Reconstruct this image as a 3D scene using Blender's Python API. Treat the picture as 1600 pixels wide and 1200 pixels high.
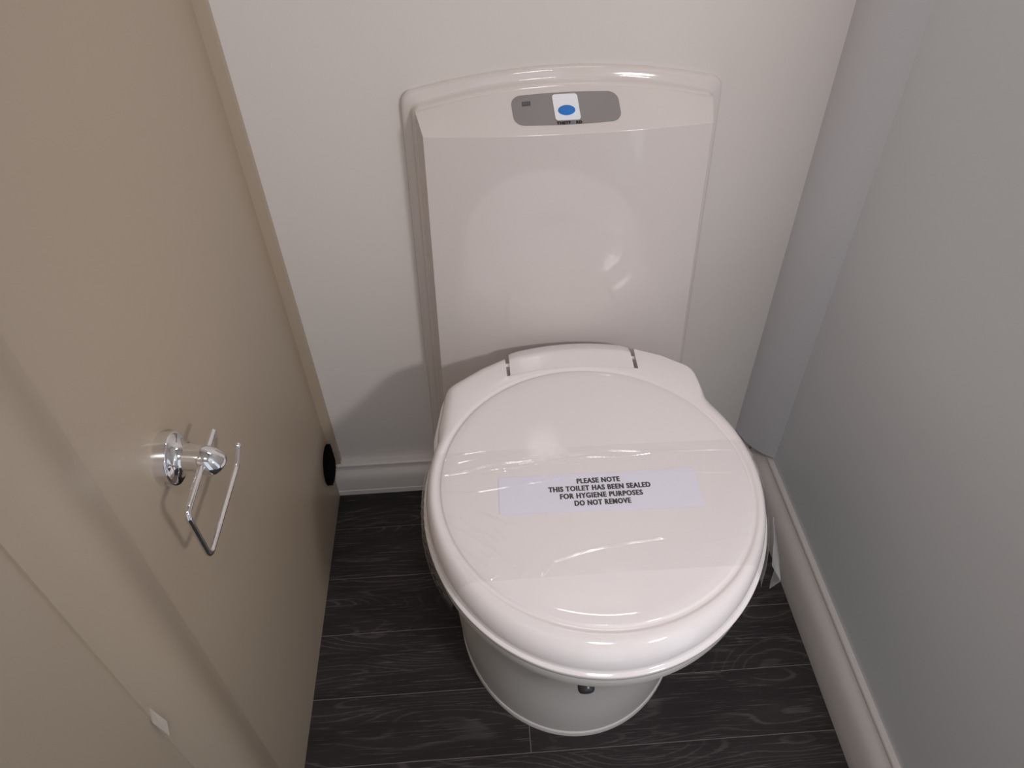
import bpy, bmesh, math, random
from mathutils import Vector, Matrix
from mathutils.bvhtree import BVHTree
import numpy as np

random.seed(7)
scene = bpy.context.scene
COL = scene.collection
for o in list(bpy.data.objects):
    bpy.data.objects.remove(o)

# Lengths below are written in units of the camera height; S turns them into metres.
S = 1.10

# ------------------------------------------------------------------ camera
cam_d = bpy.data.cameras.new('camera')
cam = bpy.data.objects.new('camera', cam_d)
COL.objects.link(cam)
cam_d.sensor_width = 36.0
cam_d.lens = 36.0 * 1141.0 / 1600.0
cam_d.clip_start = 0.01
RX = Vector((0.99770846, -0.063314, -0.02385733))      # image right in the room
RD = Vector((-0.0612628, -0.69569526, -0.7157199))     # image down
RF = Vector((0.02871766, 0.71554137, -0.69797984))     # forward
cam.matrix_world = Matrix(((RX.x, -RD.x, -RF.x, 0), (RX.y, -RD.y, -RF.y, 0),
                           (RX.z, -RD.z, -RF.z, S), (0, 0, 0, 1)))
scene.camera = cam

# ------------------------------------------------------------------ world, light, exposure
world = bpy.data.worlds.new('world')
scene.world = world
world.use_nodes = True
bgn = world.node_tree.nodes['Background']
bgn.inputs[0].default_value = (0.80, 0.89, 1.0, 1)
bgn.inputs[1].default_value = 1.5
vs = scene.view_settings
vs.view_transform = 'Standard'
vs.look = 'None'
vs.gamma = 1.0
vs.use_curve_mapping = False
vs.exposure = -0.86

CEIL_POWER = 8.5            # ceiling lamp, watts
CEIL_COL = (1.0, 0.96, 0.97)
SHELF_POWER = 0.7            # warm lamp high on the back wall
SHELF_COL = (1.0, 0.93, 0.90)
SIDE_POWER = 14.5             # small twin lamp on the door jamb
SIDE_COL = (1.0, 0.95, 0.93)

# ------------------------------------------------------------------ materials
def srgb(r, g, b):
    f = lambda c: (c / 255.0 / 12.92) if c / 255.0 <= 0.04045 else ((c / 255.0 + 0.055) / 1.055) ** 2.4
    return (f(r), f(g), f(b), 1.0)

def mat(name, col, rough=0.5, metal=0.0, coat=0.0, spec=0.5, bump=0.0, bscale=200.0, var=0.0, vscale=4.0):
    m = bpy.data.materials.new(name)
    m.use_nodes = True
    nt = m.node_tree
    b = nt.nodes['Principled BSDF']
    b.inputs['Base Color'].default_value = col
    b.inputs['Roughness'].default_value = rough
    b.inputs['Metallic'].default_value = metal
    b.inputs['Coat Weight'].default_value = coat
    b.inputs['Coat Roughness'].default_value = 0.04
    b.inputs['Specular IOR Level'].default_value = spec
    tc = nt.nodes.new('ShaderNodeTexCoord')
    if bump > 0:
        n = nt.nodes.new('ShaderNodeTexNoise')
        n.inputs['Scale'].default_value = bscale
        n.inputs['Detail'].default_value = 3
        bp = nt.nodes.new('ShaderNodeBump')
        bp.inputs['Strength'].default_value = bump
        bp.inputs['Distance'].default_value = 0.002
        nt.links.new(tc.outputs['Object'], n.inputs['Vector'])
        nt.links.new(n.outputs['Fac'], bp.inputs['Height'])
        nt.links.new(bp.outputs['Normal'], b.inputs['Normal'])
    if var > 0:
        n = nt.nodes.new('ShaderNodeTexNoise')
        n.inputs['Scale'].default_value = vscale
        n.inputs['Detail'].default_value = 2
        nt.links.new(tc.outputs['Object'], n.inputs['Vector'])
        mx = nt.nodes.new('ShaderNodeMixRGB')
        mx.inputs[1].default_value = tuple(c * (1 - var) for c in col[:3]) + (1,)
        mx.inputs[2].default_value = tuple(min(1, c * (1 + var)) for c in col[:3]) + (1,)
        nt.links.new(n.outputs['Fac'], mx.inputs[0])
        nt.links.new(mx.outputs[0], b.inputs['Base Color'])
    return m

M = {}
M['wall'] = mat('white wall board', srgb(224, 218, 214), 0.42, bump=0.05, bscale=350, var=0.015)
M['wall_r'] = mat('pale grey wall board', srgb(226, 229, 233), 0.45, bump=0.05, bscale=350, var=0.015)
M['beige'] = mat('beige wall board', srgb(182, 166, 147), 0.38, bump=0.05, bscale=300, var=0.02)
M['strip'] = mat('grey cover strip', srgb(212, 211, 215), 0.45, bump=0.03, bscale=300)
M['skirting'] = mat('white skirting', srgb(222, 215, 211), 0.35)
M['ceiling'] = mat('white ceiling board', srgb(225, 222, 218), 0.6)
M['plastic'] = mat('white glossy plastic', srgb(246, 240, 241), 0.07, coat=0.3)
M['plastic_c'] = mat('white cistern plastic', srgb(222, 214, 211), 0.07, coat=0.3)
M['plastic_b'] = mat('white bowl plastic', srgb(228, 224, 220), 0.28)
M['dark'] = mat('dark grey knob plastic', srgb(60, 60, 62), 0.3)
M['black'] = mat('black pile', srgb(10, 9, 11), 0.95, spec=0.1)
M['chrome'] = mat('chrome', (0.86, 0.86, 0.87, 1), 0.045, metal=1.0)
M['panel'] = mat('grey control panel', srgb(140, 135, 134), 0.35)
M['button'] = mat('pale button', srgb(240, 242, 248), 0.25)
M['blue'] = mat('blue print', srgb(22, 118, 205), 0.35)
M['ink'] = mat('black ink', srgb(14, 13, 15), 0.6)
M['inkgrey'] = mat('grey print', srgb(84, 82, 84), 0.5)
M['inkblue'] = mat('faint blue print', srgb(110, 122, 138), 0.5)
M['paper'] = mat('white paper', srgb(242, 240, 254), 0.55)
M['torn'] = mat('pale torn facing', srgb(194, 184, 171), 0.25)
M['joint'] = mat('pale floor joint', srgb(128, 122, 120), 0.6)
M['lampbody'] = mat('white lamp body', srgb(235, 235, 235), 0.3)

def film_material(name, hz):
    m = bpy.data.materials.new(name)
    m.use_nodes = True
    nt = m.node_tree
    nt.nodes.clear()
    o = nt.nodes.new('ShaderNodeOutputMaterial')
    tr = nt.nodes.new('ShaderNodeBsdfTransparent')
    tr.inputs[0].default_value = (1.0, 1.0, 1.0, 1)
    gl = nt.nodes.new('ShaderNodeBsdfGlossy')
    gl.inputs['Roughness'].default_value = 0.10
    gl.inputs[0].default_value = (1, 1, 1, 1)
    df = nt.nodes.new('ShaderNodeBsdfDiffuse')
    df.inputs[0].default_value = (0.85, 0.85, 0.87, 1)
    lw = nt.nodes.new('ShaderNodeLayerWeight')          # thin sheet: same reflection from both sides
    lw.inputs[0].default_value = 0.5
    pw = nt.nodes.new('ShaderNodeMath'); pw.operation = 'POWER'; pw.inputs[1].default_value = 5.0
    fr = nt.nodes.new('ShaderNodeMath'); fr.operation = 'MULTIPLY_ADD'; fr.inputs[1].default_value = 0.6; fr.inputs[2].default_value = 0.075
    nt.links.new(lw.outputs['Facing'], pw.inputs[0])
    nt.links.new(pw.outputs[0], fr.inputs[0])
    tc = nt.nodes.new('ShaderNodeTexCoord')
    mp = nt.nodes.new('ShaderNodeMapping')
    mp.inputs['Scale'].default_value = (0.35, 1, 1)
    n = nt.nodes.new('ShaderNodeTexNoise')
    n.inputs['Scale'].default_value = 160
    n.inputs['Detail'].default_value = 4
    bp = nt.nodes.new('ShaderNodeBump')
    bp.inputs['Strength'].default_value = 0.10
    bp.inputs['Distance'].default_value = 0.001
    nt.links.new(tc.outputs['Object'], mp.inputs[0])
    nt.links.new(mp.outputs[0], n.inputs['Vector'])
    nt.links.new(n.outputs['Fac'], bp.inputs['Height'])
    nt.links.new(bp.outputs['Normal'], gl.inputs['Normal'])
    nt.links.new(bp.outputs['Normal'], lw.inputs['Normal'])
    m1 = nt.nodes.new('ShaderNodeMixShader')
    m1.inputs[0].default_value = hz
    nt.links.new(tr.outputs[0], m1.inputs[1])
    nt.links.new(df.outputs[0], m1.inputs[2])
    m2 = nt.nodes.new('ShaderNodeMixShader')
    nt.links.new(fr.outputs[0], m2.inputs[0])
    nt.links.new(m1.outputs[0], m2.inputs[1])
    nt.links.new(gl.outputs[0], m2.inputs[2])
    nt.links.new(m2.outputs[0], o.inputs[0])
    return m
M['film'] = film_material('clear film', 0.03)
M['flap'] = film_material('cloudy film', 0.16)

def wood_material():
    m = bpy.data.materials.new('dark oak plank')
    m.use_nodes = True
    nt = m.node_tree
    L = nt.links.new
    N = nt.nodes.new
    b = nt.nodes['Principled BSDF']
    tc = N('ShaderNodeTexCoord')
    oi = N('ShaderNodeObjectInfo')
    # a different part of the pattern for every plank
    off = N('ShaderNodeVectorMath'); off.operation = 'SCALE'
    off.inputs[0].default_value = (37.0, 5.0, 11.0)
    L(oi.outputs['Random'], off.inputs['Scale'])
    add = N('ShaderNodeVectorMath'); add.operation = 'ADD'
    L(tc.outputs['Object'], add.inputs[0]); L(off.outputs[0], add.inputs[1])
    # fine pores along the plank
    m1 = N('ShaderNodeMapping'); m1.inputs['Scale'].default_value = (14, 420, 1)
    n1 = N('ShaderNodeTexNoise'); n1.inputs['Scale'].default_value = 1.0; n1.inputs['Detail'].default_value = 4; n1.inputs['Roughness'].default_value = 0.65
    L(add.outputs[0], m1.inputs[0]); L(m1.outputs[0], n1.inputs['Vector'])
    # broad tone
    m2 = N('ShaderNodeMapping'); m2.inputs['Scale'].default_value = (5, 26, 1)
    n2 = N('ShaderNodeTexNoise'); n2.inputs['Scale'].default_value = 1.0; n2.inputs['Detail'].default_value = 3
    L(add.outputs[0], m2.inputs[0]); L(m2.outputs[0], n2.inputs['Vector'])
    # cathedral figure: contour lines of a warped, stretched hill
    m3 = N('ShaderNodeMapping'); m3.inputs['Scale'].default_value = (2.4, 11.0, 1)
    n3 = N('ShaderNodeTexNoise'); n3.inputs['Scale'].default_value = 1.0; n3.inputs['Detail'].default_value = 1.2; n3.inputs['Roughness'].default_value = 0.4; n3.inputs['Distortion'].default_value = 0.35
    L(add.outputs[0], m3.inputs[0]); L(m3.outputs[0], n3.inputs['Vector'])
    mul = N('ShaderNodeMath'); mul.operation = 'MULTIPLY'; mul.inputs[1].default_value = 190.0
    L(n3.outputs['Fac'], mul.inputs[0])
    jit = N('ShaderNodeMath'); jit.operation = 'MULTIPLY_ADD'; jit.inputs[1].default_value = 3.2
    L(n1.outputs['Fac'], jit.inputs[0]); L(mul.outputs[0], jit.inputs[2])
    sn = N('ShaderNodeMath'); sn.operation = 'SINE'
    L(jit.outputs[0], sn.inputs[0])
    rl = N('ShaderNodeValToRGB')
    rl.color_ramp.elements[0].position = 0.86; rl.color_ramp.elements[0].color = (0, 0, 0, 1)
    rl.color_ramp.elements[1].position = 0.98; rl.color_ramp.elements[1].color = (1, 1, 1, 1)
    half = N('ShaderNodeMath'); half.operation = 'MULTIPLY_ADD'; half.inputs[1].default_value = 0.5; half.inputs[2].default_value = 0.5
    L(sn.outputs[0], half.inputs[0]); L(half.outputs[0], rl.inputs[0])
    # where the figure shows
    msk = N('ShaderNodeValToRGB')
    msk.color_ramp.elements[0].position = 0.42; msk.color_ramp.elements[1].position = 0.62
    L(n2.outputs['Fac'], msk.inputs[0])
    base = N('ShaderNodeValToRGB')
    base.color_ramp.elements[0].position = 0.30; base.color_ramp.elements[0].color = srgb(33, 29, 31)
    base.color_ramp.elements[1].position = 0.75; base.color_ramp.elements[1].color = srgb(54, 48, 49)
    L(n2.outputs['Fac'], base.inputs[0])
    pores = N('ShaderNodeValToRGB')
    pores.color_ramp.elements[0].position = 0.57; pores.color_ramp.elements[0].color = (0, 0, 0, 1)
    pores.color_ramp.elements[1].position = 0.74; pores.color_ramp.elements[1].color = (1, 1, 1, 1)
    L(n1.outputs['Fac'], pores.inputs[0])
    k1 = N('ShaderNodeMath'); k1.operation = 'MULTIPLY'; k1.inputs[1].default_value = 0.75
    L(pores.outputs[0], k1.inputs[0])
    x1 = N('ShaderNodeMixRGB'); x1.inputs[2].default_value = srgb(112, 104, 104)
    L(k1.outputs[0], x1.inputs[0]); L(base.outputs[0], x1.inputs[1])
    k2 = N('ShaderNodeMath'); k2.operation = 'MULTIPLY'
    L(rl.outputs[0], k2.inputs[0]); L(msk.outputs[0], k2.inputs[1])
    k3 = N('ShaderNodeMath'); k3.operation = 'MULTIPLY'; k3.inputs[1].default_value = 0.36
    L(k2.outputs[0], k3.inputs[0])
    x2 = N('ShaderNodeMixRGB'); x2.inputs[2].default_value = srgb(112, 106, 105)
    L(k3.outputs[0], x2.inputs[0]); L(x1.outputs[0], x2.inputs[1])
    L(x2.outputs[0], b.inputs['Base Color'])
    b.inputs['Roughness'].default_value = 0.55
    b.inputs['Specular IOR Level'].default_value = 0.35
    bp = N('ShaderNodeBump'); bp.inputs['Strength'].default_value = 0.15; bp.inputs['Distance'].default_value = 0.001
    L(n1.outputs['Fac'], bp.inputs['Height']); L(bp.outputs[0], b.inputs['Normal'])
    return m
M['wood'] = wood_material()

# ------------------------------------------------------------------ helpers
def props(o, label=None, cat=None, kind=None, group=None):
    if label: o['label'] = label
    if cat: o['category'] = cat
    if kind: o['kind'] = kind
    if group: o['group'] = group
    return o

def thing(name, loc, label, cat):
    o = bpy.data.objects.new(name, None)
    o.empty_display_size = 0.05
    COL.objects.link(o)
    o.location = Vector(loc) * S
    return props(o, label, cat)

def world_loc(o):
    v = Vector((0, 0, 0))
    while o is not None:
        v += o.location
        o = o.parent
    return v

def obj(name, verts, faces, m, parent=None, smooth=False, origin=None, sharp=None, raw=False, recalc=True):
    """verts in camera-height units, room coordinates; origin likewise."""
    base = world_loc(parent) if parent else Vector((0, 0, 0))
    org = Vector(origin) * S if origin is not None else base.copy()
    me = bpy.data.meshes.new(name)
    k = 1.0 if raw else S
    me.from_pydata([tuple(Vector(v) * k - org) for v in verts], [], faces)
    if recalc:
        bm = bmesh.new(); bm.from_mesh(me)
        bmesh.ops.recalc_face_normals(bm, faces=bm.faces)
        bm.to_mesh(me); bm.free()
    me.materials.append(m)
    if smooth:
        me.polygons.foreach_set('use_smooth', [True] * len(me.polygons))
        if sharp is not None:
            me.set_sharp_from_angle(angle=math.radians(sharp))
    me.update()
    o = bpy.data.objects.new(name, me)
    COL.objects.link(o)
    if parent:
        o.parent = parent
    o.location = org - base
    return o

def box(x0, x1, y0, y1, z0, z1):
    v = [(x, y, z) for z in (z0, z1) for y in (y0, y1) for x in (x0, x1)]
    f = [(0, 2, 3, 1), (4, 5, 7, 6), (0, 1, 5, 4), (2, 6, 7, 3), (0, 4, 6, 2), (1, 3, 7, 5)]
    return v, f

def loft(rings, cap0=True, cap1=True, closed=True):
    n = len(rings[0])
    v = [p for r in rings for p in r]
    f = []
    for i in range(len(rings) - 1):
        for j in range(n if closed else n - 1):
            a, b = i * n + j, i * n + (j + 1) % n
            f.append((a, b, b + n, a + n))
    if cap0: f.append(tuple(range(n))[::-1])
    if cap1: f.append(tuple((len(rings) - 1) * n + j for j in range(n)))
    return v, f

def prism(profile, axis, a, b):
    """closed 2-D profile swept straight along an axis ('x' or 'y' or 'z')"""
    def pt(p, t):
        if axis == 'x': return (t, p[0], p[1])
        if axis == 'y': return (p[0], t, p[1])
        return (p[0], p[1], t)
    return loft([[pt(p, a) for p in profile], [pt(p, b) for p in profile]])

def tube(path, radii, n=20):
    """swept circle along a path"""
    P = [Vector(p) for p in path]
    if not hasattr(radii, '__len__'): radii = [radii] * len(P)
    rings = []
    up = None
    for i, p in enumerate(P):
        t = (P[min(i + 1, len(P) - 1)] - P[max(i - 1, 0)]).normalized()
        if up is None:
            up = t.orthogonal().normalized()
        up = (up - t * up.dot(t)).normalized()
        sd = t.cross(up)
        rings.append([p + (up * math.cos(2 * math.pi * k / n) + sd * math.sin(2 * math.pi * k / n)) * radii[i] for k in range(n)])
    return loft(rings)

def fillet(path, r, n=6):
    """round the inner corners of a polyline"""
    P = [Vector(p) for p in path]
    out = [P[0]]
    for i in range(1, len(P) - 1):
        a, b, c = P[i - 1], P[i], P[i + 1]
        d1, d2 = (a - b), (c - b)
        rr = min(r, d1.length * 0.45, d2.length * 0.45)
        p1, p2 = b + d1.normalized() * rr, b + d2.normalized() * rr
        for k in range(n + 1):
            t = k / n
            out.append(p1 * (1 - t) ** 2 + b * 2 * t * (1 - t) + p2 * t * t)
    out.append(P[-1])
    return out

def join(*parts):
    V, F = [], []
    for v, f in parts:
        k = len(V)
        V += list(v)
        F += [tuple(i + k for i in q) for q in f]
    return V, F

# ------------------------------------------------------------------ the room
XL, XR, YB, YF, ZC = -0.269, 0.448, 0.800, -1.00, 1.80

floor = props(obj('floor', *box(-0.50, 0.60, YF, 0.84, -0.03, -0.0004), M['joint']), kind='structure',
              label='dark oak plank floor under the toilet', cat='floor')
rows = [0.342 - 0.0905 * k for k in range(14, 0, -1)] + [0.342, 0.4305, 0.5235, 0.616, 0.7085, 0.801]
G = 0.0005
joints = {}
for i in range(len(rows) - 1):
    y0, y1 = rows[i], rows[i + 1]
    if abs(y0 - 0.342) < 1e-6: xs = [-0.36, 0.0227, 0.52]
    else: xs = [-0.36, 0.52]
    for x0, x1 in zip(xs[:-1], xs[1:]):
        obj('plank', *box(x0 + G, x1 - G, y0 + G, y1 - G, -0.012, 0.0), M['wood'], floor, origin=((x0 + x1) / 2, (y0 + y1) / 2, 0))

def structure(o, label=None, cat=None):
    return props(o, label, cat, 'structure')

structure(obj('wall_back', *box(-0.40, 0.60, YB, YB + 0.04, -0.03, ZC), M['wall']), 'white wall behind the toilet', 'wall')
structure(obj('wall_left', *box(XL - 0.04, XL, YF, YB, -0.03, ZC), M['beige']), 'beige wall board carrying the chrome roll holder', 'wall')
DOOR_Y0, DOOR_Y1 = -0.26, 0.06
wr = join(box(XR, XR + 0.07, DOOR_Y1, YB, -0.03, ZC), box(XR, XR + 0.07, DOOR_Y0, DOOR_Y1, 1.66, ZC), box(XR, XR + 0.07, YF, DOOR_Y0, -0.03, ZC))
structure(obj('wall_right', *wr, M['wall_r']), 'pale grey wall to the right of the toilet', 'wall')
structure(obj('ceiling', *box(-0.40, 0.60, YF, 0.84, ZC, ZC + 0.03), M['ceiling']), 'white ceiling', 'ceiling')
wf = join(box(-0.40, -0.17, YF - 0.04, YF, -0.03, ZC), box(-0.17, 0.33, YF - 0.04, YF, 1.66, ZC), box(0.33, 0.60, YF - 0.04, YF, -0.03, ZC))
structure(obj('wall_front', *wf, M['wall']), 'white wall with an open doorway behind the viewer', 'wall')

# edge batten of the left wall board, standing proud in the corner
structure(obj('trim_1', *box(XL, -0.2556, 0.790, YB, 0.0685, ZC), M['beige']), 'narrow beige edge strip in the corner above the black disc', 'trim')

# corner cover strip on the right: a bent board bridging the corner
n = 14
front, back = [], []
p0, p1 = Vector((0.4045, YB)), Vector((XR, 0.7315))
d = (p1 - p0); nrm = Vector((d.y, -d.x)).normalized()
if nrm.y > 0: nrm = -nrm
for k in range(n + 1):
    t = k / n
    q = p0 + d * t + nrm * (0.010 * math.sin(math.pi * t) ** 0.8)
    front.append((q.x, q.y)); back.append((q.x - nrm.x * 0.0022, q.y - nrm.y * 0.0022))
structure(obj('trim_2', *prism(front + back[::-1], 'z', 0.0835, ZC), M['strip'], smooth=True, sharp=35), 'grey curved cover strip bridging the right corner', 'trim')

# cover strip on the left wall, nearest the viewer
n = 18
rings = []
for z in (-0.0, ZC):
    ya, yb = 0.2226 + 0.0224 * z, 0.304 + 0.026 * z
    ring = []
    for k in range(n + 1):
        t = k / n
        h = 0.0018 + 0.0105 * max(0.0, math.sin(math.pi * t)) ** 1.4
        ring.append((XL + h, ya + (yb - ya) * t, z))
    ring += [(XL - 0.001, yb, z), (XL - 0.001, ya, z)]
    rings.append(ring)
t2 = structure(obj('trim_3', *loft(rings), M['beige'], smooth=True, sharp=40), 'rounded beige cover strip on the left wall nearest the viewer', 'trim')

tn = [(-0.2662, 0.2365, 0.4580), (-0.2625, 0.2365, 0.4330), (-0.2640, 0.2310, 0.4180), (-0.2668, 0.2310, 0.4440)]
te = obj('torn_edge', tn + [(x - 0.0012, y, z) for x, y, z in tn], [(0, 1, 2, 3), (4, 7, 6, 5), (0, 4, 5, 1), (1, 5, 6, 2), (2, 6, 7, 3), (3, 7, 4, 0)], M['torn'], t2)
props(te, 'pale torn chip on the edge of the strip')

# skirting boards
def base_profile(h, t):
    return [(0, 0), (t, 0), (t, 0.010), (t - 0.0012, 0.0112), (t - 0.0012, 0.0122), (t - 0.0004, 0.0132), (t - 0.0004, h * 0.52), (t - 0.0014, h * 0.63),
            (t - 0.0040, h * 0.72), (t - 0.0080, h * 0.79), (t - 0.0088, h * 0.82), (t - 0.0090, h * 0.90), (t - 0.0078, h * 0.925), (t - 0.0078, h * 0.965),
            (t - 0.0095, h * 0.99), (t - 0.0120, h), (0, h)]
prof = [(YB - d_, z) for d_, z in base_profile(0.069, 0.0215)]
ba = prism(prof, 'x', XL, -0.0905)
bb = prism(prof, 'x', 0.2925, XR)
structure(obj('baseboard_back', *join(ba, bb), M['skirting'], smooth=True, sharp=30), 'white moulded skirting board along the back wall', 'skirting')
t, h = 0.027, 0.0775
profr = [(0, 0), (t, 0), (t, 0.012), (t - 0.0010, 0.022), (t - 0.0035, h * 0.50), (t - 0.0062, h * 0.66), (t - 0.0105, h * 0.77), (t - 0.0150, h * 0.83), (t - 0.0165, h * 0.85),
         (t - 0.0195, h * 0.90), (t - 0.0200, h * 0.93), (t - 0.0195, h * 0.96), (t - 0.0205, h * 0.985), (t - 0.0225, h), (0, h)]
profr = [(XR - d_, z) for d_, z in profr]
structure(obj('baseboard_right', *prism(profr, 'y', DOOR_Y1, YB - 0.0215), M['skirting'], smooth=True, sharp=30), 'white moulded skirting board along the right wall', 'skirting')

# ------------------------------------------------------------------ toilet
AX = 0.100
toilet = thing('toilet', (AX, 0.54, 0), 'white cassette toilet with closed round lid and tall back panel', 'toilet')
C0 = Vector((0.1035, 0.4870))
N = 360
TH = [2 * math.pi * k / N for k in range(N)]

def ray_conic(c, A, th):
    d = Vector((math.cos(th), math.sin(th)))
    q = C0 - Vector(c)
    a = A[0] * d.x * d.x + 2 * A[1] * d.x * d.y + A[2] * d.y * d.y
    b = 2 * (A[0] * q.x * d.x + A[1] * (q.x * d.y + q.y * d.x) + A[2] * q.y * d.y)
    cc = A[0] * q.x * q.x + 2 * A[1] * q.x * q.y + A[2] * q.y * q.y - 1
    return (-b + math.sqrt(b * b - 4 * a * cc)) / (2 * a)

def ray_poly(poly, th):
    d = Vector((math.cos(th), math.sin(th)))
    best = 0
    for i in range(len(poly)):
        a, b = Vector(poly[i]) - C0, Vector(poly[(i + 1) % len(poly)]) - C0
        e = b - a
        den = d.x * e.y - d.y * e.x
        if abs(den) < 1e-12: continue
        t = (a.x * e.y - a.y * e.x) / den
        u = (a.x * d.y - a.y * d.x) / den
        if t > 0 and -1e-6 <= u <= 1 + 1e-6: best = max(best, t)
    return best

def smooth_ring(r, it, k=1):
    for _ in range(it):
        r = [(r[i - 1] + 2 * r[i] + r[(i + 1) % len(r)]) / 4 for i in range(len(r))]
    return r

r_disc = [ray_conic((0.1034, 0.4829), (37.3, 0.45, 35.3), th) for th in TH]
r_ell = [ray_conic((0.1044, 0.4906), (28.8, -0.45, 22.75), th) for th in TH]
housing = [(-0.072, 0.50), (-0.0700, 0.585), (-0.0605, 0.648), (-0.0540, 0.6555), (-0.016, 0.6830), (0.0235, 0.7040), (0.065, 0.7135), (0.105, 0.7160), (0.145, 0.7125),
           (0.185, 0.7010), (0.222, 0.6830), (0.2530, 0.6590), (0.2580, 0.648), (0.2640, 0.585), (0.266, 0.50)]
r_hou = [ray_poly(housing, th) for th in TH]
is_h = [1.0 if (r_hou[i] > r_ell[i] and math.sin(TH[i]) > 0) else 0.0 for i in range(N)]
r_out = [r_hou[i] if is_h[i] else r_ell[i] for i in range(N)]
r_out = smooth_ring(r_out, 2)
is_h = smooth_ring(is_h, 10)

ZT = 0.380
def lid_profile(i):
    rd, ro, hk = r_disc[i], r_out[i], is_h[i]
    pts = [(rd * 0.35, ZT + 0.0008), (rd * 0.7, ZT + 0.0006), (rd * 0.93, ZT + 0.0002), (rd - 0.0012, ZT), (rd - 0.0003, ZT - 0.0003),
           (rd + 0.0010, ZT - 0.0022), (rd + 0.0030, ZT - 0.0026), (rd + 0.0046, ZT - 0.0022), (rd + 0.0058, ZT - 0.0010), (rd + 0.0072, ZT - 0.0006)]
    edge = ro - 0.0040
    w = max(0.004, edge - (rd + 0.0085))
    wh = min(w, 0.011 + 0.010 * (1.0 if math.cos(TH[i]) < -0.15 and math.sin(TH[i]) < 0.93 else 0.0))
    w = w * (1 - hk) + wh * hk
    z0, z1 = ZT - 0.0006, ZT - 0.0290
    r0 = edge - w
    for s in (0, 0.12, 0.25, 0.4, 0.55, 0.7, 0.82, 0.92, 1.0):
        a = s * math.pi / 2
        pts.append((r0 + w * math.sin(a), z1 + (z0 - z1) * math.cos(a) ** 0.9 if s < 1 else z1))
    pts += [(ro - 0.0036, z1 - 0.0014), (ro - 0.0026, z1 - 0.0020), (ro - 0.0011, z1 - 0.0023), (ro - 0.0002, z1 - 0.0030), (ro + 0.0001, z1 - 0.0042), (ro - 0.0009, z1 - 0.0100), (ro - 0.0020, z1 - 0.0112), (ro - 0.006, z1 - 0.0112)]
    return pts
profs = [lid_profile(i) for i in range(N)]
rings = []
for k in range(len(profs[0])):
    rings.append([(C0.x + profs[i][k][0] * math.cos(TH[i]), C0.y + profs[i][k][0] * math.sin(TH[i]), profs[i][k][1]) for i in range(N)])
lid_v, lid_f = loft(rings, cap0=False, cap1=True)
top = len(lid_v)
lid_v.append((C0.x, C0.y, ZT + 0.0009))
lid_f += [(top, j, (j + 1) % N) for j in range(N)]
lid = obj('lid', lid_v, lid_f, M['plastic'], toilet, smooth=True)

# pocket for the hinge cover, cut out of the lid
HX0, HX1 = 0.0205, 0.1830
def hinge_front(x):
    u = (x - 0.1015) / 0.08
    return 0.6615 - 0.0110 * u * u
cut_poly = [(HX0 + (HX1 - HX0) * k / 16, hinge_front(HX0 + (HX1 - HX0) * k / 16)) for k in range(17)] + [(HX1 + 0.003, 0.76), (HX0 - 0.003, 0.76)]
cv, cf = prism(cut_poly, 'z', 0.3480, 0.42)
cutter = obj('cutter', cv, cf, M['plastic'])
md = lid.modifiers.new('cut', 'BOOLEAN'); md.operation = 'DIFFERENCE'; md.object = cutter; md.solver = 'EXACT'
bpy.context.view_layer.update()
dg = bpy.context.evaluated_depsgraph_get()
cutmesh = bpy.data.meshes.new_from_object(lid.evaluated_get(dg))
lid.modifiers.clear()
lid.data = cutmesh
lid.data.name = 'lid'
bpy.data.objects.remove(cutter)
lid.data.polygons.foreach_set('use_smooth', [True] * len(lid.data.polygons))
lid.data.set_sharp_from_angle(angle=math.radians(38))

# hinge cover block
bx0, bx1 = HX0 + 0.0042, HX1 - 0.0042
rings = []
nx = 30
for k in range(nx + 1):
    x = bx0 + (bx1 - bx0) * k / nx
    yf = hinge_front(x) + 0.0007
    yb = C0.y + 0.0
    u = (x - 0.1035) / 0.08
    yb = 0.7155 - 0.0125 * u * u
    e = 0.0016 if k in (0, nx) else (0.0005 if k in (1, nx - 1) else 0.0)
    ym = yf + (yb - yf) * 0.52
    rings.append([(x, yf + 0.0002, 0.359), (x, yf + e, ZT - 0.0022 - e), (x, yf + 0.0009 + e, ZT - 0.0008 - e), (x, ym - 0.004, ZT + 0.0004 - e), (x, ym, ZT + 0.0009 - e), (x, ym + 0.003, ZT + 0.0002 - e),
                  (x, yb - 0.0075, ZT - 0.0058 - e), (x, yb - 0.003, ZT - 0.0085 - e), (x, yb - e, ZT - 0.0130), (x, yb - 0.001, 0.359)])
hv, hf = loft(rings)
hinge = obj('hinge_cover', hv, hf, M['plastic'], lid, smooth=True, sharp=50)
# hinge pins showing in the two slots
for x in (HX0 + 0.0021, HX1 - 0.0021):
    pv, pf = tube([(x - 0.0026, 0.6770, 0.3720), (x + 0.0026, 0.6770, 0.3720)], 0.0030, 14)
    obj('hinge_pin', pv, pf, M['plastic'], lid, smooth=True, sharp=40)

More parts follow.
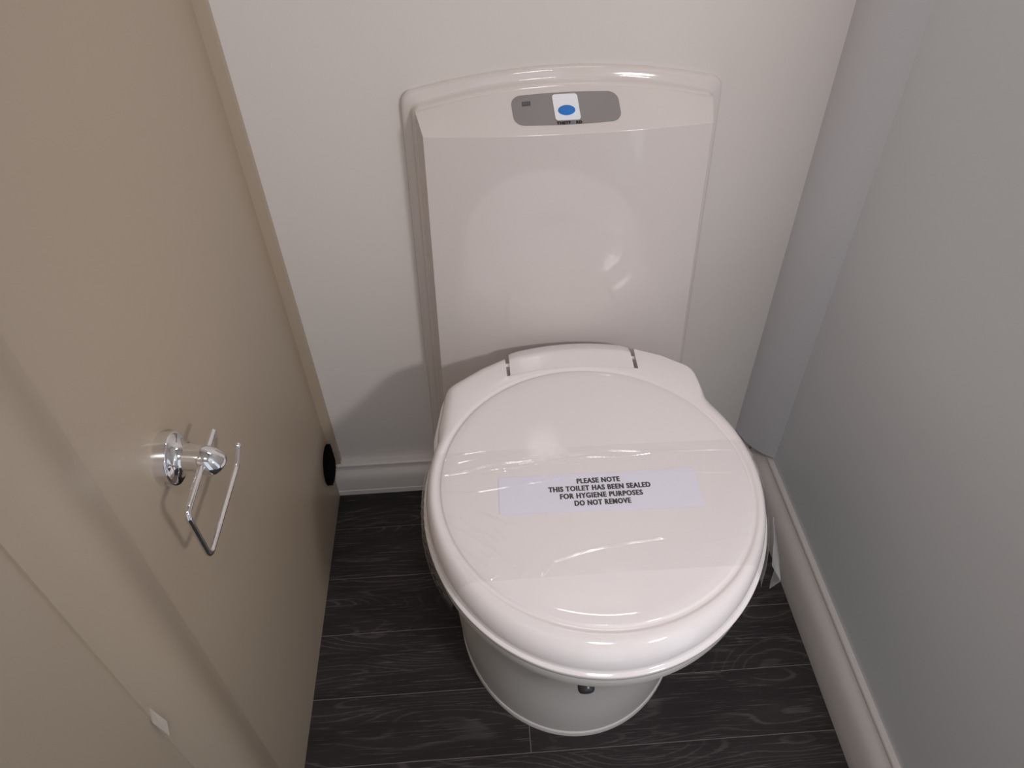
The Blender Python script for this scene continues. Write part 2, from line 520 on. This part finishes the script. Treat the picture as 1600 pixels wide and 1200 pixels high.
# seat ring / rim under the lid
def ring_at(off, z, rr=None):
    rr = rr or r_out
    return [(C0.x + (rr[i] + (off(i) if callable(off) else off)) * math.cos(TH[i]), C0.y + (rr[i] + (off(i) if callable(off) else off)) * math.sin(TH[i]), z) for i in range(N)]
def so(i):
    return -0.0026 + 0.0056 * is_h[i] * (1.0 if math.sin(TH[i]) < 0.9 else 0.3)
so_l = smooth_ring([so(i) for i in range(N)], 12)
sv, sf = loft([ring_at(lambda i: so_l[i] - 0.004, 0.3405), ring_at(lambda i: so_l[i], 0.3400), ring_at(lambda i: so_l[i] + 0.0003, 0.3380), ring_at(lambda i: so_l[i] - 0.0008, 0.3220), ring_at(lambda i: so_l[i] - 0.0030, 0.3160), ring_at(lambda i: so_l[i] - 0.012, 0.3145)])
obj('seat', sv, sf, M['plastic_b'], toilet, smooth=True, sharp=50)

# bowl and pedestal
def base_r(th, grow=0.0):
    a, b = 0.155 + grow, 0.182 + grow
    cx, cy = 0.0905, 0.540
    d = Vector((math.cos(th), math.sin(th)))
    lo, hi = 0.0, 0.6
    for _ in range(40):
        m_ = (lo + hi) / 2
        p = C0 + d * m_
        if p.y <= cy: ins = ((p.x - cx) / a) ** 2 + ((p.y - cy) / b) ** 2 < 1
        else: ins = abs(p.x - cx) < a and p.y < 0.728
        if ins: lo = m_
        else: hi = m_
    return lo
r_base = smooth_ring([base_r(th) for th in TH], 4)
rings = []
for z in (0.0125, 0.03, 0.06, 0.10, 0.14, 0.17, 0.20, 0.225, 0.25, 0.27, 0.285, 0.30, 0.308, 0.3155):
    s = min(1.0, max(0.0, (z - 0.13) / 0.19))
    k = s * s * (3 - 2 * s) * 0.6 + s * s * 0.4
    ring = []
    for i in range(N):
        rb = r_base[i] - 0.0022 + (0.0055 * math.sin(math.pi * min(1, z / 0.26)))
        rt = r_out[i] - 0.0150 + 0.010 * is_h[i]
        r = rb * (1 - k) + rt * k
        ring.append((C0.x + r * math.cos(TH[i]), C0.y + r * math.sin(TH[i]), z))
    rings.append(ring)
bv, bf = loft(rings)
bowl = obj('bowl_pedestal', bv, bf, M['plastic_b'], toilet, smooth=True, sharp=60)
fl = lambda off, z: [(C0.x + (r_base[i] + off) * math.cos(TH[i]), C0.y + (r_base[i] + off) * math.sin(TH[i]), z) for i in range(N)]
fv, ff = loft([fl(0.0, 0.0), fl(0.0, 0.0085), fl(-0.0010, 0.0105), fl(-0.0030, 0.0112), fl(-0.0042, 0.0098), fl(-0.006, 0.0098), fl(-0.008, 0.013)])
obj('base_flange', fv, ff, M['plastic_b'], toilet, smooth=True, sharp=50)

# dark knob at the front of the bowl
kb = Vector((0.0770, 0.313, 0.266))
kd = Vector((0.0, -1, -0.25)).normalized()
kv, kf = tube([kb + kd * a for a in (-0.012, 0.0, 0.006, 0.0085, 0.0095)], [0.0085, 0.0085, 0.0085, 0.0070, 0.004], 20)
props(obj('knob', kv, kf, M['dark'], toilet, smooth=True, sharp=50), 'dark grey knob under the rim')

# ------------------------------------------------------------------ back panel (cistern) of the toilet
def panel_outline(hw, slope, zb, zs, za, rc, n=40):
    """closed outline in x-z: bottom edge, right side, arched top, left side. hw = half width at the top corner."""
    pts = []
    hwb = hw + slope * (zs - zb)
    # right side going up
    for k in range(9):
        t = k / 8
        z = zb + (zs - rc - zb) * t
        pts.append((hw + slope * (zs - z), z))
    # rounded corner then arch
    arch = lambda x: za - (za - zs) * (abs(x) / hw) ** 2
    cx, cz = hw - rc, arch(hw - rc) - rc
    for k in range(1, 8):
        a = (k / 8) * math.pi / 2
        pts.append((cx + rc * math.cos(a), cz + rc * math.sin(a)))
    for k in range(n + 1):
        x = cx - 2 * cx * k / n
        pts.append((x, arch(x)))
    for k in range(7, 0, -1):
        a = (k / 8) * math.pi / 2
        pts.append((-cx - rc * math.cos(a), cz + rc * math.sin(a)))
    for k in range(8, -1, -1):
        t = k / 8
        z = zb + (zs - rc - zb) * t
        pts.append((-hw - slope * (zs - z), z))
    return pts

def layer(hw, zs, za, rc, y, zb=0.0):
    return [(AX - 0.002 + x, y, z) for x, z in panel_outline(hw, 0.031, zb, zs, za, rc)]
rings = [layer(0.1775, 0.6745, 0.6960, 0.016, YB), layer(0.1780, 0.6750, 0.6965, 0.016, 0.7960), layer(0.1770, 0.6740, 0.6955, 0.0155, 0.7925), layer(0.1745, 0.672, 0.6930, 0.015, 0.7905), layer(0.1690, 0.6665, 0.6880, 0.014, 0.7895),
         layer(0.1672, 0.6645, 0.6858, 0.012, 0.7885), layer(0.1664, 0.6635, 0.6850, 0.012, 0.7860), layer(0.1660, 0.6630, 0.6845, 0.012, 0.7815), layer(0.1650, 0.6618, 0.6835, 0.012, 0.7785), layer(0.1625, 0.6600, 0.6815, 0.012, 0.7768), layer(0.150, 0.650, 0.672, 0.012, 0.7762)]
pv, pf = loft(rings)
obj('back_plate', pv, pf, M['plastic_c'], toilet, smooth=True, sharp=50)

# body with the sloping console on top
ZB = 0.0
def top_z(x):        # arched rear edge of the console
    return 0.6815 - 0.0195 * (abs(x) / 0.1625) ** 2
def front_y(x):
    return 0.7340 + 0.0105 * (abs(x) / 0.156) ** 2
ZF = 0.6478
def body_ring(q):
    """q 0 = rear of console, 1 = front edge; <0 further back"""
    hw = 0.1630 - 0.0068 * q
    pts = []
    nt = 40
    def sect(x):
        xr = x * 0.1630 / hw
        z = top_z(xr) * (1 - q) + ZF * q
        y = 0.7765 * (1 - q) + front_y(x) * q
        return y, z
    zside = sect(hw)[1]
    for k in range(13):
        z = ZB + (zside - ZB) * k / 12
        pts.append((AX + 0.001 * q - 0.001 + hw + 0.032 * (zside - z), 0.7765 * (1 - q) + front_y(0.156) * q, z))
    for k in range(1, nt):
        x = hw - 2 * hw * k / nt
        y, z = sect(x)
        pts.append((AX + 0.001 * q - 0.001 + x, y, z))
    for k in range(12, -1, -1):
        z = ZB + (zside - ZB) * k / 12
        pts.append((AX + 0.001 * q - 0.001 - hw - 0.032 * (zside - z), 0.7765 * (1 - q) + front_y(0.156) * q, z))
    return pts
rings = [[(x, 0.785, z) for x, y, z in body_ring(0.0)]]
for q in (0.0, 0.1, 0.25, 0.4, 0.55, 0.7, 0.85, 0.95, 0.985, 1.0):
    rings.append(body_ring(q))
body_v, body_f = loft(rings, cap0=True, cap1=False)
# front face: columns between the matching left/right/top edge points
last = rings[-1]
nb = (len(rings) - 1) * len(last)
topn = 39
left_idx = lambda k: nb + 13 + topn + (12 - k)
right_idx = lambda k: nb + k
grid = []
for k in range(13):
    row = [right_idx(k)]
    z = last[k][2]
    xr, xl = last[k][0], last[13 + topn + (12 - k)][0]
    if k == 12:
        row += [nb + 13 + j for j in range(topn)]
    else:
        for j in range(1, topn + 1):
            t_ = j / (topn + 1)
            x = xr + (xl - xr) * t_
            u = (1 - 2 * t_) * 0.156
            body_v.append((x, front_y(u), z))
            row.append(len(body_v) - 1)
    row.append(left_idx(k))
    grid.append(row)
for k in range(12):
    for j in range(topn + 1):
        body_f.append((grid[k][j], grid[k][j + 1], grid[k + 1][j + 1], grid[k + 1][j]))
cbody = obj('cistern_body', body_v, body_f, M['plastic_c'], toilet, smooth=True, sharp=32)
bv_ = cbody.modifiers.new('bevel', 'BEVEL'); bv_.width = 0.0030; bv_.segments = 3; bv_.limit_method = 'ANGLE'; bv_.angle_limit = math.radians(32); bv_.harden_normals = False

# things printed or set on the console: mapped on its slope
def console(x, q, lift):
    xr = (x - AX) * 0.1630 / (0.1630 - 0.0068 * q)
    z = top_z(xr) * (1 - q) + ZF * q
    y = 0.7765 * (1 - q) + front_y(x - AX) * q
    nn = Vector((0, -0.0345, 0.0405)).normalized()
    return Vector((x, y, z)) + nn * lift
def console_sheet(x0, x1, q0, q1, rx, rq, lift, thick, shear=0.0, bow=0.0, nseg=10):
    """rounded rectangle following the console, with a rim down to the surface"""
    pts = []
    for (cx, cq, a0) in ((x1 - rx, q0 + rq, -90), (x1 - rx, q1 - rq, 0), (x0 + rx, q1 - rq, 90), (x0 + rx, q0 + rq, 180)):
        for k in range(nseg + 1):
            a = math.radians(a0 + 90 * k / nseg)
            pts.append((cx + rx * math.cos(a), cq + rq * math.sin(a)))
    out = []
    for (x, q), (x2, q2) in zip(pts, pts[1:] + pts[:1]):
        mlt = max(1, int(abs(x2 - x) / 0.006))
        for k in range(mlt):
            t_ = k / mlt
            xx, qq = x + (x2 - x) * t_, q + (q2 - q) * t_
            u = (xx - (x0 + x1) / 2) / ((x1 - x0) / 2)
            v = (qq - q0) / (q1 - q0)
            out.append((xx + shear * (qq - (q0 + q1) / 2), qq + bow * (1 - u * u) * v))
    r1 = [console(x, q, lift - thick) for x, q in out]
    r2 = [console(x, q, lift) for x, q in out]
    cx, cq = sum(p[0] for p in out) / len(out), sum(p[1] for p in out) / len(out)
    r3 = [console(cx + (x - cx) * 0.5, cq + (q - cq) * 0.5, lift) for x, q in out]
    v, f = loft([r1, r2, r3], cap0=True, cap1=False)
    v.append(console(cx, cq, lift)); c = len(v) - 1; n_ = len(out)
    f += [(2 * n_ + j, 2 * n_ + (j + 1) % n_, c) for j in range(n_)]
    return v, f
cp = obj('control_panel', *console_sheet(0.0405, 0.1555, 0.125, 0.765, 0.0105, 0.19, 0.0007, 0.0012, shear=0.0045, bow=0.035), M['panel'], toilet)
props(cp, 'grey rounded control panel')
fb = obj('flush_button', *console_sheet(0.0845, 0.1115, 0.170, 0.715, 0.0032, 0.06, 0.0016, 0.0012, shear=0.0045), M['button'], toilet)
props(fb, 'white flush button with a blue oval')
bl = [(0.0980 + 0.0092 * math.cos(a), 0.512 + 0.105 * math.sin(a)) for a in [2 * math.pi * k / 40 for k in range(40)]]
obj('blue_oval', *loft([[console(x, q, 0.0014) for x, q in bl], [console(x, q, 0.0019) for x, q in bl]]), M['blue'], fb)
# level indicator: four tiny bars in a dark window
iv = [console_sheet(0.0512 + 0.0024 * k, 0.0530 + 0.0024 * k, 0.265, 0.335, 0.0003, 0.01, 0.0011, 0.0008) for k in range(4)]
iv.append(console_sheet(0.0512, 0.0602, 0.335, 0.360, 0.0003, 0.008, 0.0011, 0.0008))
obj('level_indicator', *join(*iv), M['inkgrey'], cp)

def text_verts(body, size, offset=0.0):
    cu = bpy.data.curves.new('lettering', 'FONT')
    cu.body = body
    cu.size = size
    cu.offset = offset
    cu.space_character = 1.13
    cu.align_x = 'CENTER'
    cu.align_y = 'CENTER'
    cu.resolution_u = 3
    to = bpy.data.objects.new('lettering', cu)
    COL.objects.link(to)
    bpy.context.view_layer.update()
    me = bpy.data.meshes.new_from_object(to.evaluated_get(bpy.context.evaluated_depsgraph_get()))
    v = [tuple(p.co) for p in me.vertices]
    f = [tuple(p.vertices) for p in me.polygons]
    bpy.data.objects.remove(to)
    bpy.data.curves.remove(cu)
    bpy.data.meshes.remove(me)
    return v, f

def fit_text(body, width, height, offset=0.0):
    """flat lettering of given width and cap height, centred on the origin"""
    v, f = text_verts(body, 1.0, offset)
    xs = [p[0] for p in v]; ys = [p[1] for p in v]
    kx, ky = width / (max(xs) - min(xs)), height / (max(ys) - min(ys))
    mx, my = (max(xs) + min(xs)) / 2, (max(ys) + min(ys)) / 2
    return [((p[0] - mx) * kx, (p[1] - my) * ky) for p in v], f

for body, xc, wd, mm in (('THETF', 0.0940, 0.0150, 'ink'), ('O', 0.1040, 0.0038, 'inkblue'), ('RD', 0.1105, 0.0066, 'ink')):
    tv, tf = fit_text(body, wd, 0.062, 0.07)
    obj('lettering', [console(xc + x, 0.768 - y, 0.0013) for x, y in tv], tf, M[mm], cp, recalc=False)

# ------------------------------------------------------------------ paper notice on the lid
TL, TR, BR, BL = Vector((0.0017, 0.4915)), Vector((0.2125, 0.4885)), Vector((0.2110, 0.4372)), Vector((0.0006, 0.4435))
ZP = ZT + 0.0010
notice = thing('paper_notice', (0.106, 0.465, ZP), 'white paper notice sealed under film on the toilet lid', 'notice')
def paper(u, v, lift=0.0):
    p = (TL * (1 - u) + TR * u) * (1 - v) + (BL * (1 - u) + BR * u) * v
    return (p.x, p.y, ZP + lift)
nu, nv = 12, 6
rings = []
pvv = [paper(i / nu, j / nv, 0.0002) for j in range(nv + 1) for i in range(nu + 1)] + [paper(i / nu, j / nv, 0.0) for j in range(nv + 1) for i in range(nu + 1)]
pff = []
K = (nu + 1) * (nv + 1)
for j in range(nv):
    for i in range(nu):
        a = j * (nu + 1) + i
        pff += [(a, a + 1, a + nu + 2, a + nu + 1), (a + K, a + K + nu + 1, a + K + nu + 2, a + K + 1)]
edge = [i for i in range(nu + 1)] + [j * (nu + 1) + nu for j in range(1, nv + 1)] + [nv * (nu + 1) + i for i in range(nu - 1, -1, -1)] + [j * (nu + 1) for j in range(nv - 1, 0, -1)]
for a, b in zip(edge, edge[1:] + edge[:1]):
    pff.append((a, b, b + K, a + K))
obj('sheet', pvv, pff, M['paper'], notice)
ang = math.radians(-0.6)
for body, xc, yc, wd in (('PLEASE NOTE', 0.1077, 0.4800, 0.0462), ('THIS TOILET HAS BEEN SEALED', 0.1076, 0.4704, 0.1084), ('FOR HYGIENE PURPOSES', 0.1083, 0.4608, 0.0872), ('DO NOT REMOVE', 0.1083, 0.4513, 0.0590)):
    t1, f1 = fit_text(body, wd - 0.0006, 0.0068, 0.022)
    tv, tf = join(*[([(x + dx, y + dy) for x, y in t1], f1) for dx, dy in ((-0.0003, 0), (-0.0001, 0.0001), (0.0001, -0.0001), (0.0003, 0))])   # heavy strokes
    obj('lettering', [(xc + x * math.cos(ang) - y * math.sin(ang), yc + x * math.sin(ang) + y * math.cos(ang), ZP + 0.0004) for x, y in tv], tf, M['ink'], notice, recalc=False)

# ------------------------------------------------------------------ clear film wrapped over the lid
lid_bvh = BVHTree.FromPolygons([Vector(v) for v in lid_v], lid_f)
def cross_section(y, nphi=220):
    pts = []
    for k in range(nphi + 1):
        phi = math.pi * (1 - k / nphi)
        dirv = Vector((math.cos(phi), 0, math.sin(phi)))
        o_ = Vector((C0.x, y, 0.3455))
        hit, last_ = o_, None
        for _ in range(8):
            loc, nn, idx, dist = lid_bvh.ray_cast(hit, dirv, 1.0)
            if loc is None: break
            last_ = loc
            hit = loc + dirv * 1e-5
        if last_ is not None: pts.append((last_.x, last_.z))
    pts.sort()
    hull = []
    for p in pts:                                   # upper hull: the film spans the groove
        while len(hull) >= 2 and (hull[-1][0] - hull[-2][0]) * (p[1] - hull[-2][1]) - (hull[-1][1] - hull[-2][1]) * (p[0] - hull[-2][0]) >= 0:
            hull.pop()
        hull.append(p)
    return hull
def resample(pl, n):
    P = [Vector(p) for p in pl]
    L = [0]
    for a, b in zip(P[:-1], P[1:]): L.append(L[-1] + (b - a).length)
    out, j = [], 0
    for k in range(n + 1):
        s = L[-1] * k / n
        while j < len(P) - 2 and L[j + 1] < s: j += 1
        t_ = (s - L[j]) / max(1e-9, L[j + 1] - L[j])
        out.append(P[j] + (P[j + 1] - P[j]) * t_)
    return out
# creases: polylines on the lid (x, y), height, half width
creases = [
    ([(-0.060, 0.498), (-0.020, 0.507), (0.010, 0.511), (0.05, 0.5125), (0.09, 0.5175), (0.125, 0.5195), (0.16, 0.5150), (0.20, 0.5120), (0.24, 0.5105), (0.285, 0.506)], 0.0016, 0.0016),
    ([(-0.058, 0.520), (-0.035, 0.527), (-0.01, 0.530)], 0.0012, 0.0010),
    ([(-0.060, 0.476), (-0.02, 0.474), (0.03, 0.480), (0.07, 0.484), (0.13, 0.486), (0.18, 0.484), (0.25, 0.478)], 0.0011, 0.0010),
    ([(-0.010, 0.508), (0.015, 0.503), (0.045, 0.506)], 0.0011, 0.0009),
    ([(-0.005, 0.499), (0.012, 0.496)], 0.0010, 0.0008),
    ([(0.06, 0.509), (0.10, 0.512), (0.135, 0.5085), (0.17, 0.511)], 0.0012, 0.0010),
    ([(0.037, 0.371), (0.050, 0.384), (0.075, 0.391), (0.105, 0.397), (0.16, 0.402)], 0.0018, 0.0013),
    ([(-0.060, 0.445), (-0.035, 0.425), (-0.005, 0.402), (0.012, 0.383)], 0.0015, 0.0016),
    ([(-0.062, 0.425), (-0.035, 0.405), (-0.010, 0.380)], 0.0014, 0.0014),
    ([(-0.060, 0.408), (-0.045, 0.392), (-0.035, 0.374)], 0.0014, 0.0014),
    ([(-0.038, 0.441), (-0.030, 0.436)], 0.0010, 0.0008),
    ([(0.010, 0.380), (0.020, 0.376), (0.016, 0.368)], 0.0012, 0.0010),
    ([(-0.012, 0.369), (-0.004, 0.374)], 0.0012, 0.0010),
    ([(0.20, 0.392), (0.25, 0.400)], 0.0008, 0.0012),
]
rc_ = random.Random(11)
for k in range(22):                                 # many short crinkles along the main crease
    x_ = rc_.uniform(-0.05, 0.15); y_ = 0.507 + 0.05 * (x_ + 0.05) + rc_.uniform(-0.012, 0.008); l_ = rc_.uniform(0.006, 0.022); a_ = rc_.uniform(-0.1, 0.35)
    creases.append(([(x_, y_), (x_ + l_ * math.cos(a_), y_ + l_ * math.sin(a_))], rc_.uniform(0.0006, 0.0010), 0.0008))
for k in range(16):                                 # fan of crinkles at the left front
    x_ = rc_.uniform(-0.055, 0.00); y_ = rc_.uniform(0.372, 0.45); l_ = rc_.uniform(0.008, 0.02); a_ = rc_.uniform(-0.9, -0.5)
    creases.append(([(x_, y_), (x_ + l_ * math.cos(a_), y_ + l_ * math.sin(a_))], rc_.uniform(0.0010, 0.0018), 0.0010))
def seg_d(px, py, a, b):
    dx, dy = b[0] - a[0], b[1] - a[1]
    t_ = np.clip(((px - a[0]) * dx + (py - a[1]) * dy) / (dx * dx + dy * dy), 0, 1)
    return np.hypot(px - a[0] - t_ * dx, py - a[1] - t_ * dy)
NY, NX = 400, 520
fy0L, fy0R, fy1L, fy1R = 0.368, 0.366, 0.531, 0.523
keys = {}
rowsP = []
for j in range(NY + 1):
    v = j / NY
    ymid = (fy0L * (1 - v) + fy1L * v + fy0R * (1 - v) + fy1R * v) / 2
    cs = resample(cross_section(ymid), NX - 40)
    # short skirts hanging down both sides of the lid
    l0, r0 = cs[0], cs[-1]
    left = [Vector((l0.x - 0.0010 * math.sin(k / 20 * 3.0) - 0.0022 * (k / 20), l0.y - 0.0011 * k)) for k in range(20, 0, -1)]
    right = [Vector((r0.x + 0.0010 * math.sin(k / 20 * 3.0) + 0.0022 * (k / 20), r0.y - 0.0009 * k)) for k in range(1, 21)]
    line = left + cs + right
    rowsP.append([(p.x, (fy0L + (fy1L - fy0L) * v) * (1 - i / NX) + (fy0R + (fy1R - fy0R) * v) * (i / NX), p.y) for i, p in enumerate(line)])
FP = np.array(rowsP)
nrmv = np.zeros_like(FP)
nrmv[:, 1:-1, 0] = -(FP[:, 2:, 2] - FP[:, :-2, 2]); nrmv[:, 1:-1, 2] = (FP[:, 2:, 0] - FP[:, :-2, 0])
nrmv[:, 0] = nrmv[:, 1]; nrmv[:, -1] = nrmv[:, -2]
nrmv /= np.linalg.norm(nrmv, axis=2, keepdims=True) + 1e-12
hgt = np.full(FP.shape[:2], 0.0018)
rng = np.random.RandomState(3)
for pl, hh, ww in creases:
    dist = np.full(FP.shape[:2], 9.0)
    for a, b in zip(pl[:-1], pl[1:]):
        dist = np.minimum(dist, seg_d(FP[:, :, 0], FP[:, :, 1], a, b))
    hgt += 0.9 * hh * np.exp(-(dist / (0.8 * ww)) ** 2)
# gentle waves and finer crinkles where the film gathers over the left rim
xx, yy, zz = FP[:, :, 0], FP[:, :, 1], FP[:, :, 2]
side = np.clip((-0.050 - xx) / 0.03, 0, 1)
hgt += side * (0.0006 * np.sin(yy * 420 + 14 * np.sin(zz * 90)) + 0.0002 * np.sin(yy * 910 + zz * 350 + 2) + 0.0004)
hgt += 0.00022 * np.sin(xx * 130 + 60 * yy) * np.sin(yy * 170 - 30 * xx)
FP = FP + nrmv * np.clip(hgt, 0.0016, 0.01)[:, :, None]
nxp = FP.shape[1]
fv = [tuple(p) for p in FP.reshape(-1, 3)]
ff = [(j * nxp + i, j * nxp + i + 1, (j + 1) * nxp + i + 1, (j + 1) * nxp + i) for j in range(NY) for i in range(nxp - 1)]
film = thing('plastic_film', (C0.x, 0.45, ZT), 'clear crinkled plastic film wrapped across the toilet lid', 'film')
obj('film_sheet', fv, ff, M['film'], film, smooth=True, recalc=False)
# loose end hanging down on the right
fl_v = [(0.2955, 0.440, 0.350), (0.2890, 0.415, 0.347), (0.2775, 0.385, 0.345), (0.2985, 0.436, 0.325), (0.2990, 0.410, 0.318), (0.2900, 0.380, 0.322), (0.2880, 0.392, 0.303), (0.2800, 0.378, 0.312)]
fl_v = [(x - 0.0042, y, z) for x, y, z in fl_v]
fl_f = [(0, 1, 4, 3), (1, 2, 5, 4), (4, 5, 6), (5, 7, 6)]
fo = obj('loose_end', fl_v, fl_f, M['flap'], film, recalc=False)
props(fo, 'cloudy loose end of the film')
sd = fo.modifiers.new('solid', 'SOLIDIFY'); sd.thickness = 0.0004

# ------------------------------------------------------------------ chrome toilet roll holder on the left wall
HY, HZ = 0.400, 0.549
holder = thing('toilet_roll_holder', (XL, HY, HZ), 'chrome toilet roll holder without a roll on the beige wall', 'roll holder')
def lathe_x(profile, y, z, n=48):
    return loft([[(x, y + r * math.cos(2 * math.pi * k / n), z + r * math.sin(2 * math.pi * k / n)) for k in range(n)] for x, r in profile])
obj('wall_rose', *lathe_x([(XL, 0.0225), (XL + 0.0095, 0.0225), (XL + 0.0105, 0.0222), (XL + 0.0112, 0.0214), (XL + 0.0116, 0.0200), (XL + 0.0122, 0.0180), (XL + 0.0132, 0.0158), (XL + 0.0150, 0.0142), (XL + 0.0175, 0.0131), (XL + 0.0200, 0.0125), (XL + 0.0200, 0.004)], HY, HZ),
    M['chrome'], holder, smooth=True, sharp=45)
apath = [(XL + 0.0150, HY, HZ), (XL + 0.0220, HY - 0.001, HZ), (XL + 0.0290, HY - 0.002, HZ + 0.0002), (XL + 0.0335, HY - 0.003, HZ - 0.0006), (XL + 0.0372, HY - 0.0035, HZ - 0.0026), (XL + 0.0400, HY - 0.0035, HZ - 0.0056), (XL + 0.0412, HY - 0.0035, HZ - 0.0078), (XL + 0.0417, HY - 0.0035, HZ - 0.0088)]
obj('arm', *tube(apath, [0.0128, 0.0122, 0.0121, 0.0122, 0.0121, 0.0116, 0.0106, 0.0092], 32), M['chrome'], holder, smooth=True, sharp=60)
xw = -0.2350
wire = fillet([(xw, 0.4265, 0.5505), (xw, 0.3720, 0.5515), (xw, 0.3405, 0.5515), (xw, 0.3405, 0.4945), (xw, 0.4380, 0.4905), (xw, 0.4545, 0.4985)], 0.008, 8)
wv = tube(wire, 0.0027, 16)
tip = lathe_x([(xw - 0.0034, 0.0001), (xw - 0.0030, 0.0017), (xw - 0.0017, 0.0030), (xw, 0.0034), (xw + 0.0017, 0.0030), (xw + 0.0030, 0.0017), (xw + 0.0034, 0.0001)], 0.4550, 0.4988, 18)
obj('wire', *join(wv, tip), M['chrome'], holder, smooth=True, sharp=50)

# ------------------------------------------------------------------ black disc low on the left wall
gy, gz, gr = 0.7660, 0.0970, 0.0330
disc = thing('black_wall_disc', (XL, gy, gz), 'black fuzzy round disc low on the beige wall', 'disc')
rr = [gr * (1 + 0.012 * random.uniform(-1, 1) + 0.02 * random.random() * (1 if math.cos(2 * math.pi * k / 72) > 0.2 else 0)) for k in range(72)]
rg = lambda x, s: [(x, gy + rr[k] * s * math.cos(2 * math.pi * k / 72), gz + rr[k] * s * math.sin(2 * math.pi * k / 72)) for k in range(72)]
obj('pad', *loft([rg(XL, 1.0), rg(XL + 0.0035, 1.0), rg(XL + 0.0055, 0.97), rg(XL + 0.0062, 0.88), rg(XL + 0.0060, 0.4)]), M['black'], disc, smooth=True, sharp=60)
tv_, tf_ = [], []
for k in range(260):                                    # stubble on the pile
    a = random.uniform(0, 2 * math.pi); q = gr * math.sqrt(random.uniform(0.2, 1.05))
    y, z = gy + q * math.cos(a), gz + q * math.sin(a)
    x = XL + 0.0056
    s_ = 0.0006; h_ = random.uniform(0.0008, 0.0022)
    i0 = len(tv_)
    tv_ += [(x - 0.001, y - s_, z - s_), (x - 0.001, y + s_, z - s_), (x - 0.001, y, z + s_), (x + h_, y + random.uniform(-1, 1) * 0.0015, z + random.uniform(-1, 1) * 0.0015)]
    tf_ += [(i0, i0 + 1, i0 + 3), (i0 + 1, i0 + 2, i0 + 3), (i0 + 2, i0, i0 + 3)]
pile = obj('pile', tv_, tf_, M['black'], disc, recalc=False)
pile['kind'] = 'stuff'

# ------------------------------------------------------------------ ceiling lamp (out of the frame, above the viewer)
def emitter(name, col, strength):
    m = bpy.data.materials.new(name); m.use_nodes = True
    pb = m.node_tree.nodes['Principled BSDF']
    pb.inputs['Base Color'].default_value = (0.8, 0.8, 0.8, 1)
    pb.inputs['Emission Color'].default_value = col + (1,)
    pb.inputs['Emission Strength'].default_value = strength
    return m
def disc_z(cx, cy, prof_, n=40):
    return loft([[(cx + r * math.cos(2 * math.pi * k / n), cy + r * math.sin(2 * math.pi * k / n), z) for k in range(n)] for z, r in prof_])
LX, LY = 0.12, -0.25
lamp = thing('ceiling_lamp', (LX, LY, ZC), 'round white ceiling lamp above the viewer', 'lamp')
obj('lamp_base', *disc_z(LX, LY, [(ZC, 0.13), (ZC - 0.012, 0.13), (ZC - 0.018, 0.124), (ZC - 0.018, 0.110)]), M['lampbody'], lamp, smooth=True, sharp=40)
obj('lamp_lens', *disc_z(LX, LY, [(ZC - 0.014, 0.112), (ZC - 0.021, 0.108), (ZC - 0.026, 0.085), (ZC - 0.028, 0.04)]), emitter('lamp lens', CEIL_COL, 3.0), lamp, smooth=True, sharp=60)
ld = bpy.data.lights.new('lamp_light', 'AREA')
ld.shape = 'DISK'; ld.size = 0.22 * S; ld.energy = CEIL_POWER; ld.color = CEIL_COL
lo = bpy.data.objects.new('lamp_light', ld)
COL.objects.link(lo); lo.parent = lamp; lo.location = (0, 0, -0.032 * S)

# lamp high on the back wall, above the toilet and out of the frame
BX, BZ = 0.20, 1.36
shelf = thing('light_bar', (BX, YB, BZ), 'short light bar high on the wall above the toilet', 'lamp')
obj('bar_body', *box(BX - 0.12, BX + 0.12, YB - 0.030, YB, BZ - 0.012, BZ + 0.012), M['lampbody'], shelf)
obj('bar_lens', *prism([(YB - 0.042, BZ - 0.008), (YB - 0.042, BZ + 0.008), (YB - 0.029, BZ + 0.010), (YB - 0.029, BZ - 0.010)], 'x', BX - 0.11, BX + 0.11), emitter('bar lens', SHELF_COL, 6.0), shelf)
ld = bpy.data.lights.new('lamp_light', 'AREA')
ld.shape = 'RECTANGLE'; ld.size = 0.22 * S; ld.size_y = 0.03 * S; ld.energy = SHELF_POWER; ld.color = SHELF_COL
lo = bpy.data.objects.new('lamp_light', ld)
COL.objects.link(lo); lo.parent = shelf; lo.location = Vector((0, -0.050, -0.004)) * S
lo.rotation_euler = (math.radians(-35), 0, 0)

# small twin lamp on the door jamb, to the right behind the viewer
JX, JY, JZ = 0.485, DOOR_Y0 , 1.02
jamb = thing('wall_lamp', (JX, JY, JZ), 'small twin lamp on the door jamb behind the viewer', 'lamp')
jb = box(JX - 0.045, JX + 0.045, JY, JY + 0.010, JZ - 0.022, JZ + 0.022)
obj('lamp_base', *jb, M['lampbody'], jamb)
em = emitter('jamb lamp lens', SIDE_COL, 25.0)
for s_ in (-1, 1):
    cx = JX + s_ * 0.020
    rg_ = lambda y, r: [(cx + r * math.cos(2 * math.pi * k / 24), y, JZ + r * math.sin(2 * math.pi * k / 24)) for k in range(24)]
    obj('lamp_lens', *loft([rg_(JY + 0.008, 0.014), rg_(JY + 0.014, 0.014), rg_(JY + 0.016, 0.010)]), em, jamb, smooth=True, sharp=40)
    ld = bpy.data.lights.new('lamp_light', 'SPOT')
    ld.energy = SIDE_POWER; ld.color = SIDE_COL; ld.shadow_soft_size = 0.042; ld.spot_size = math.radians(88); ld.spot_blend = 0.75
    lo = bpy.data.objects.new('lamp_light', ld)
    COL.objects.link(lo); lo.parent = jamb
    lo.location = Vector((s_ * 0.020, 0.040, 0)) * S
    lo.rotation_euler = Vector((-0.27, 0.84, -0.46)).to_track_quat('-Z', 'Y').to_euler()
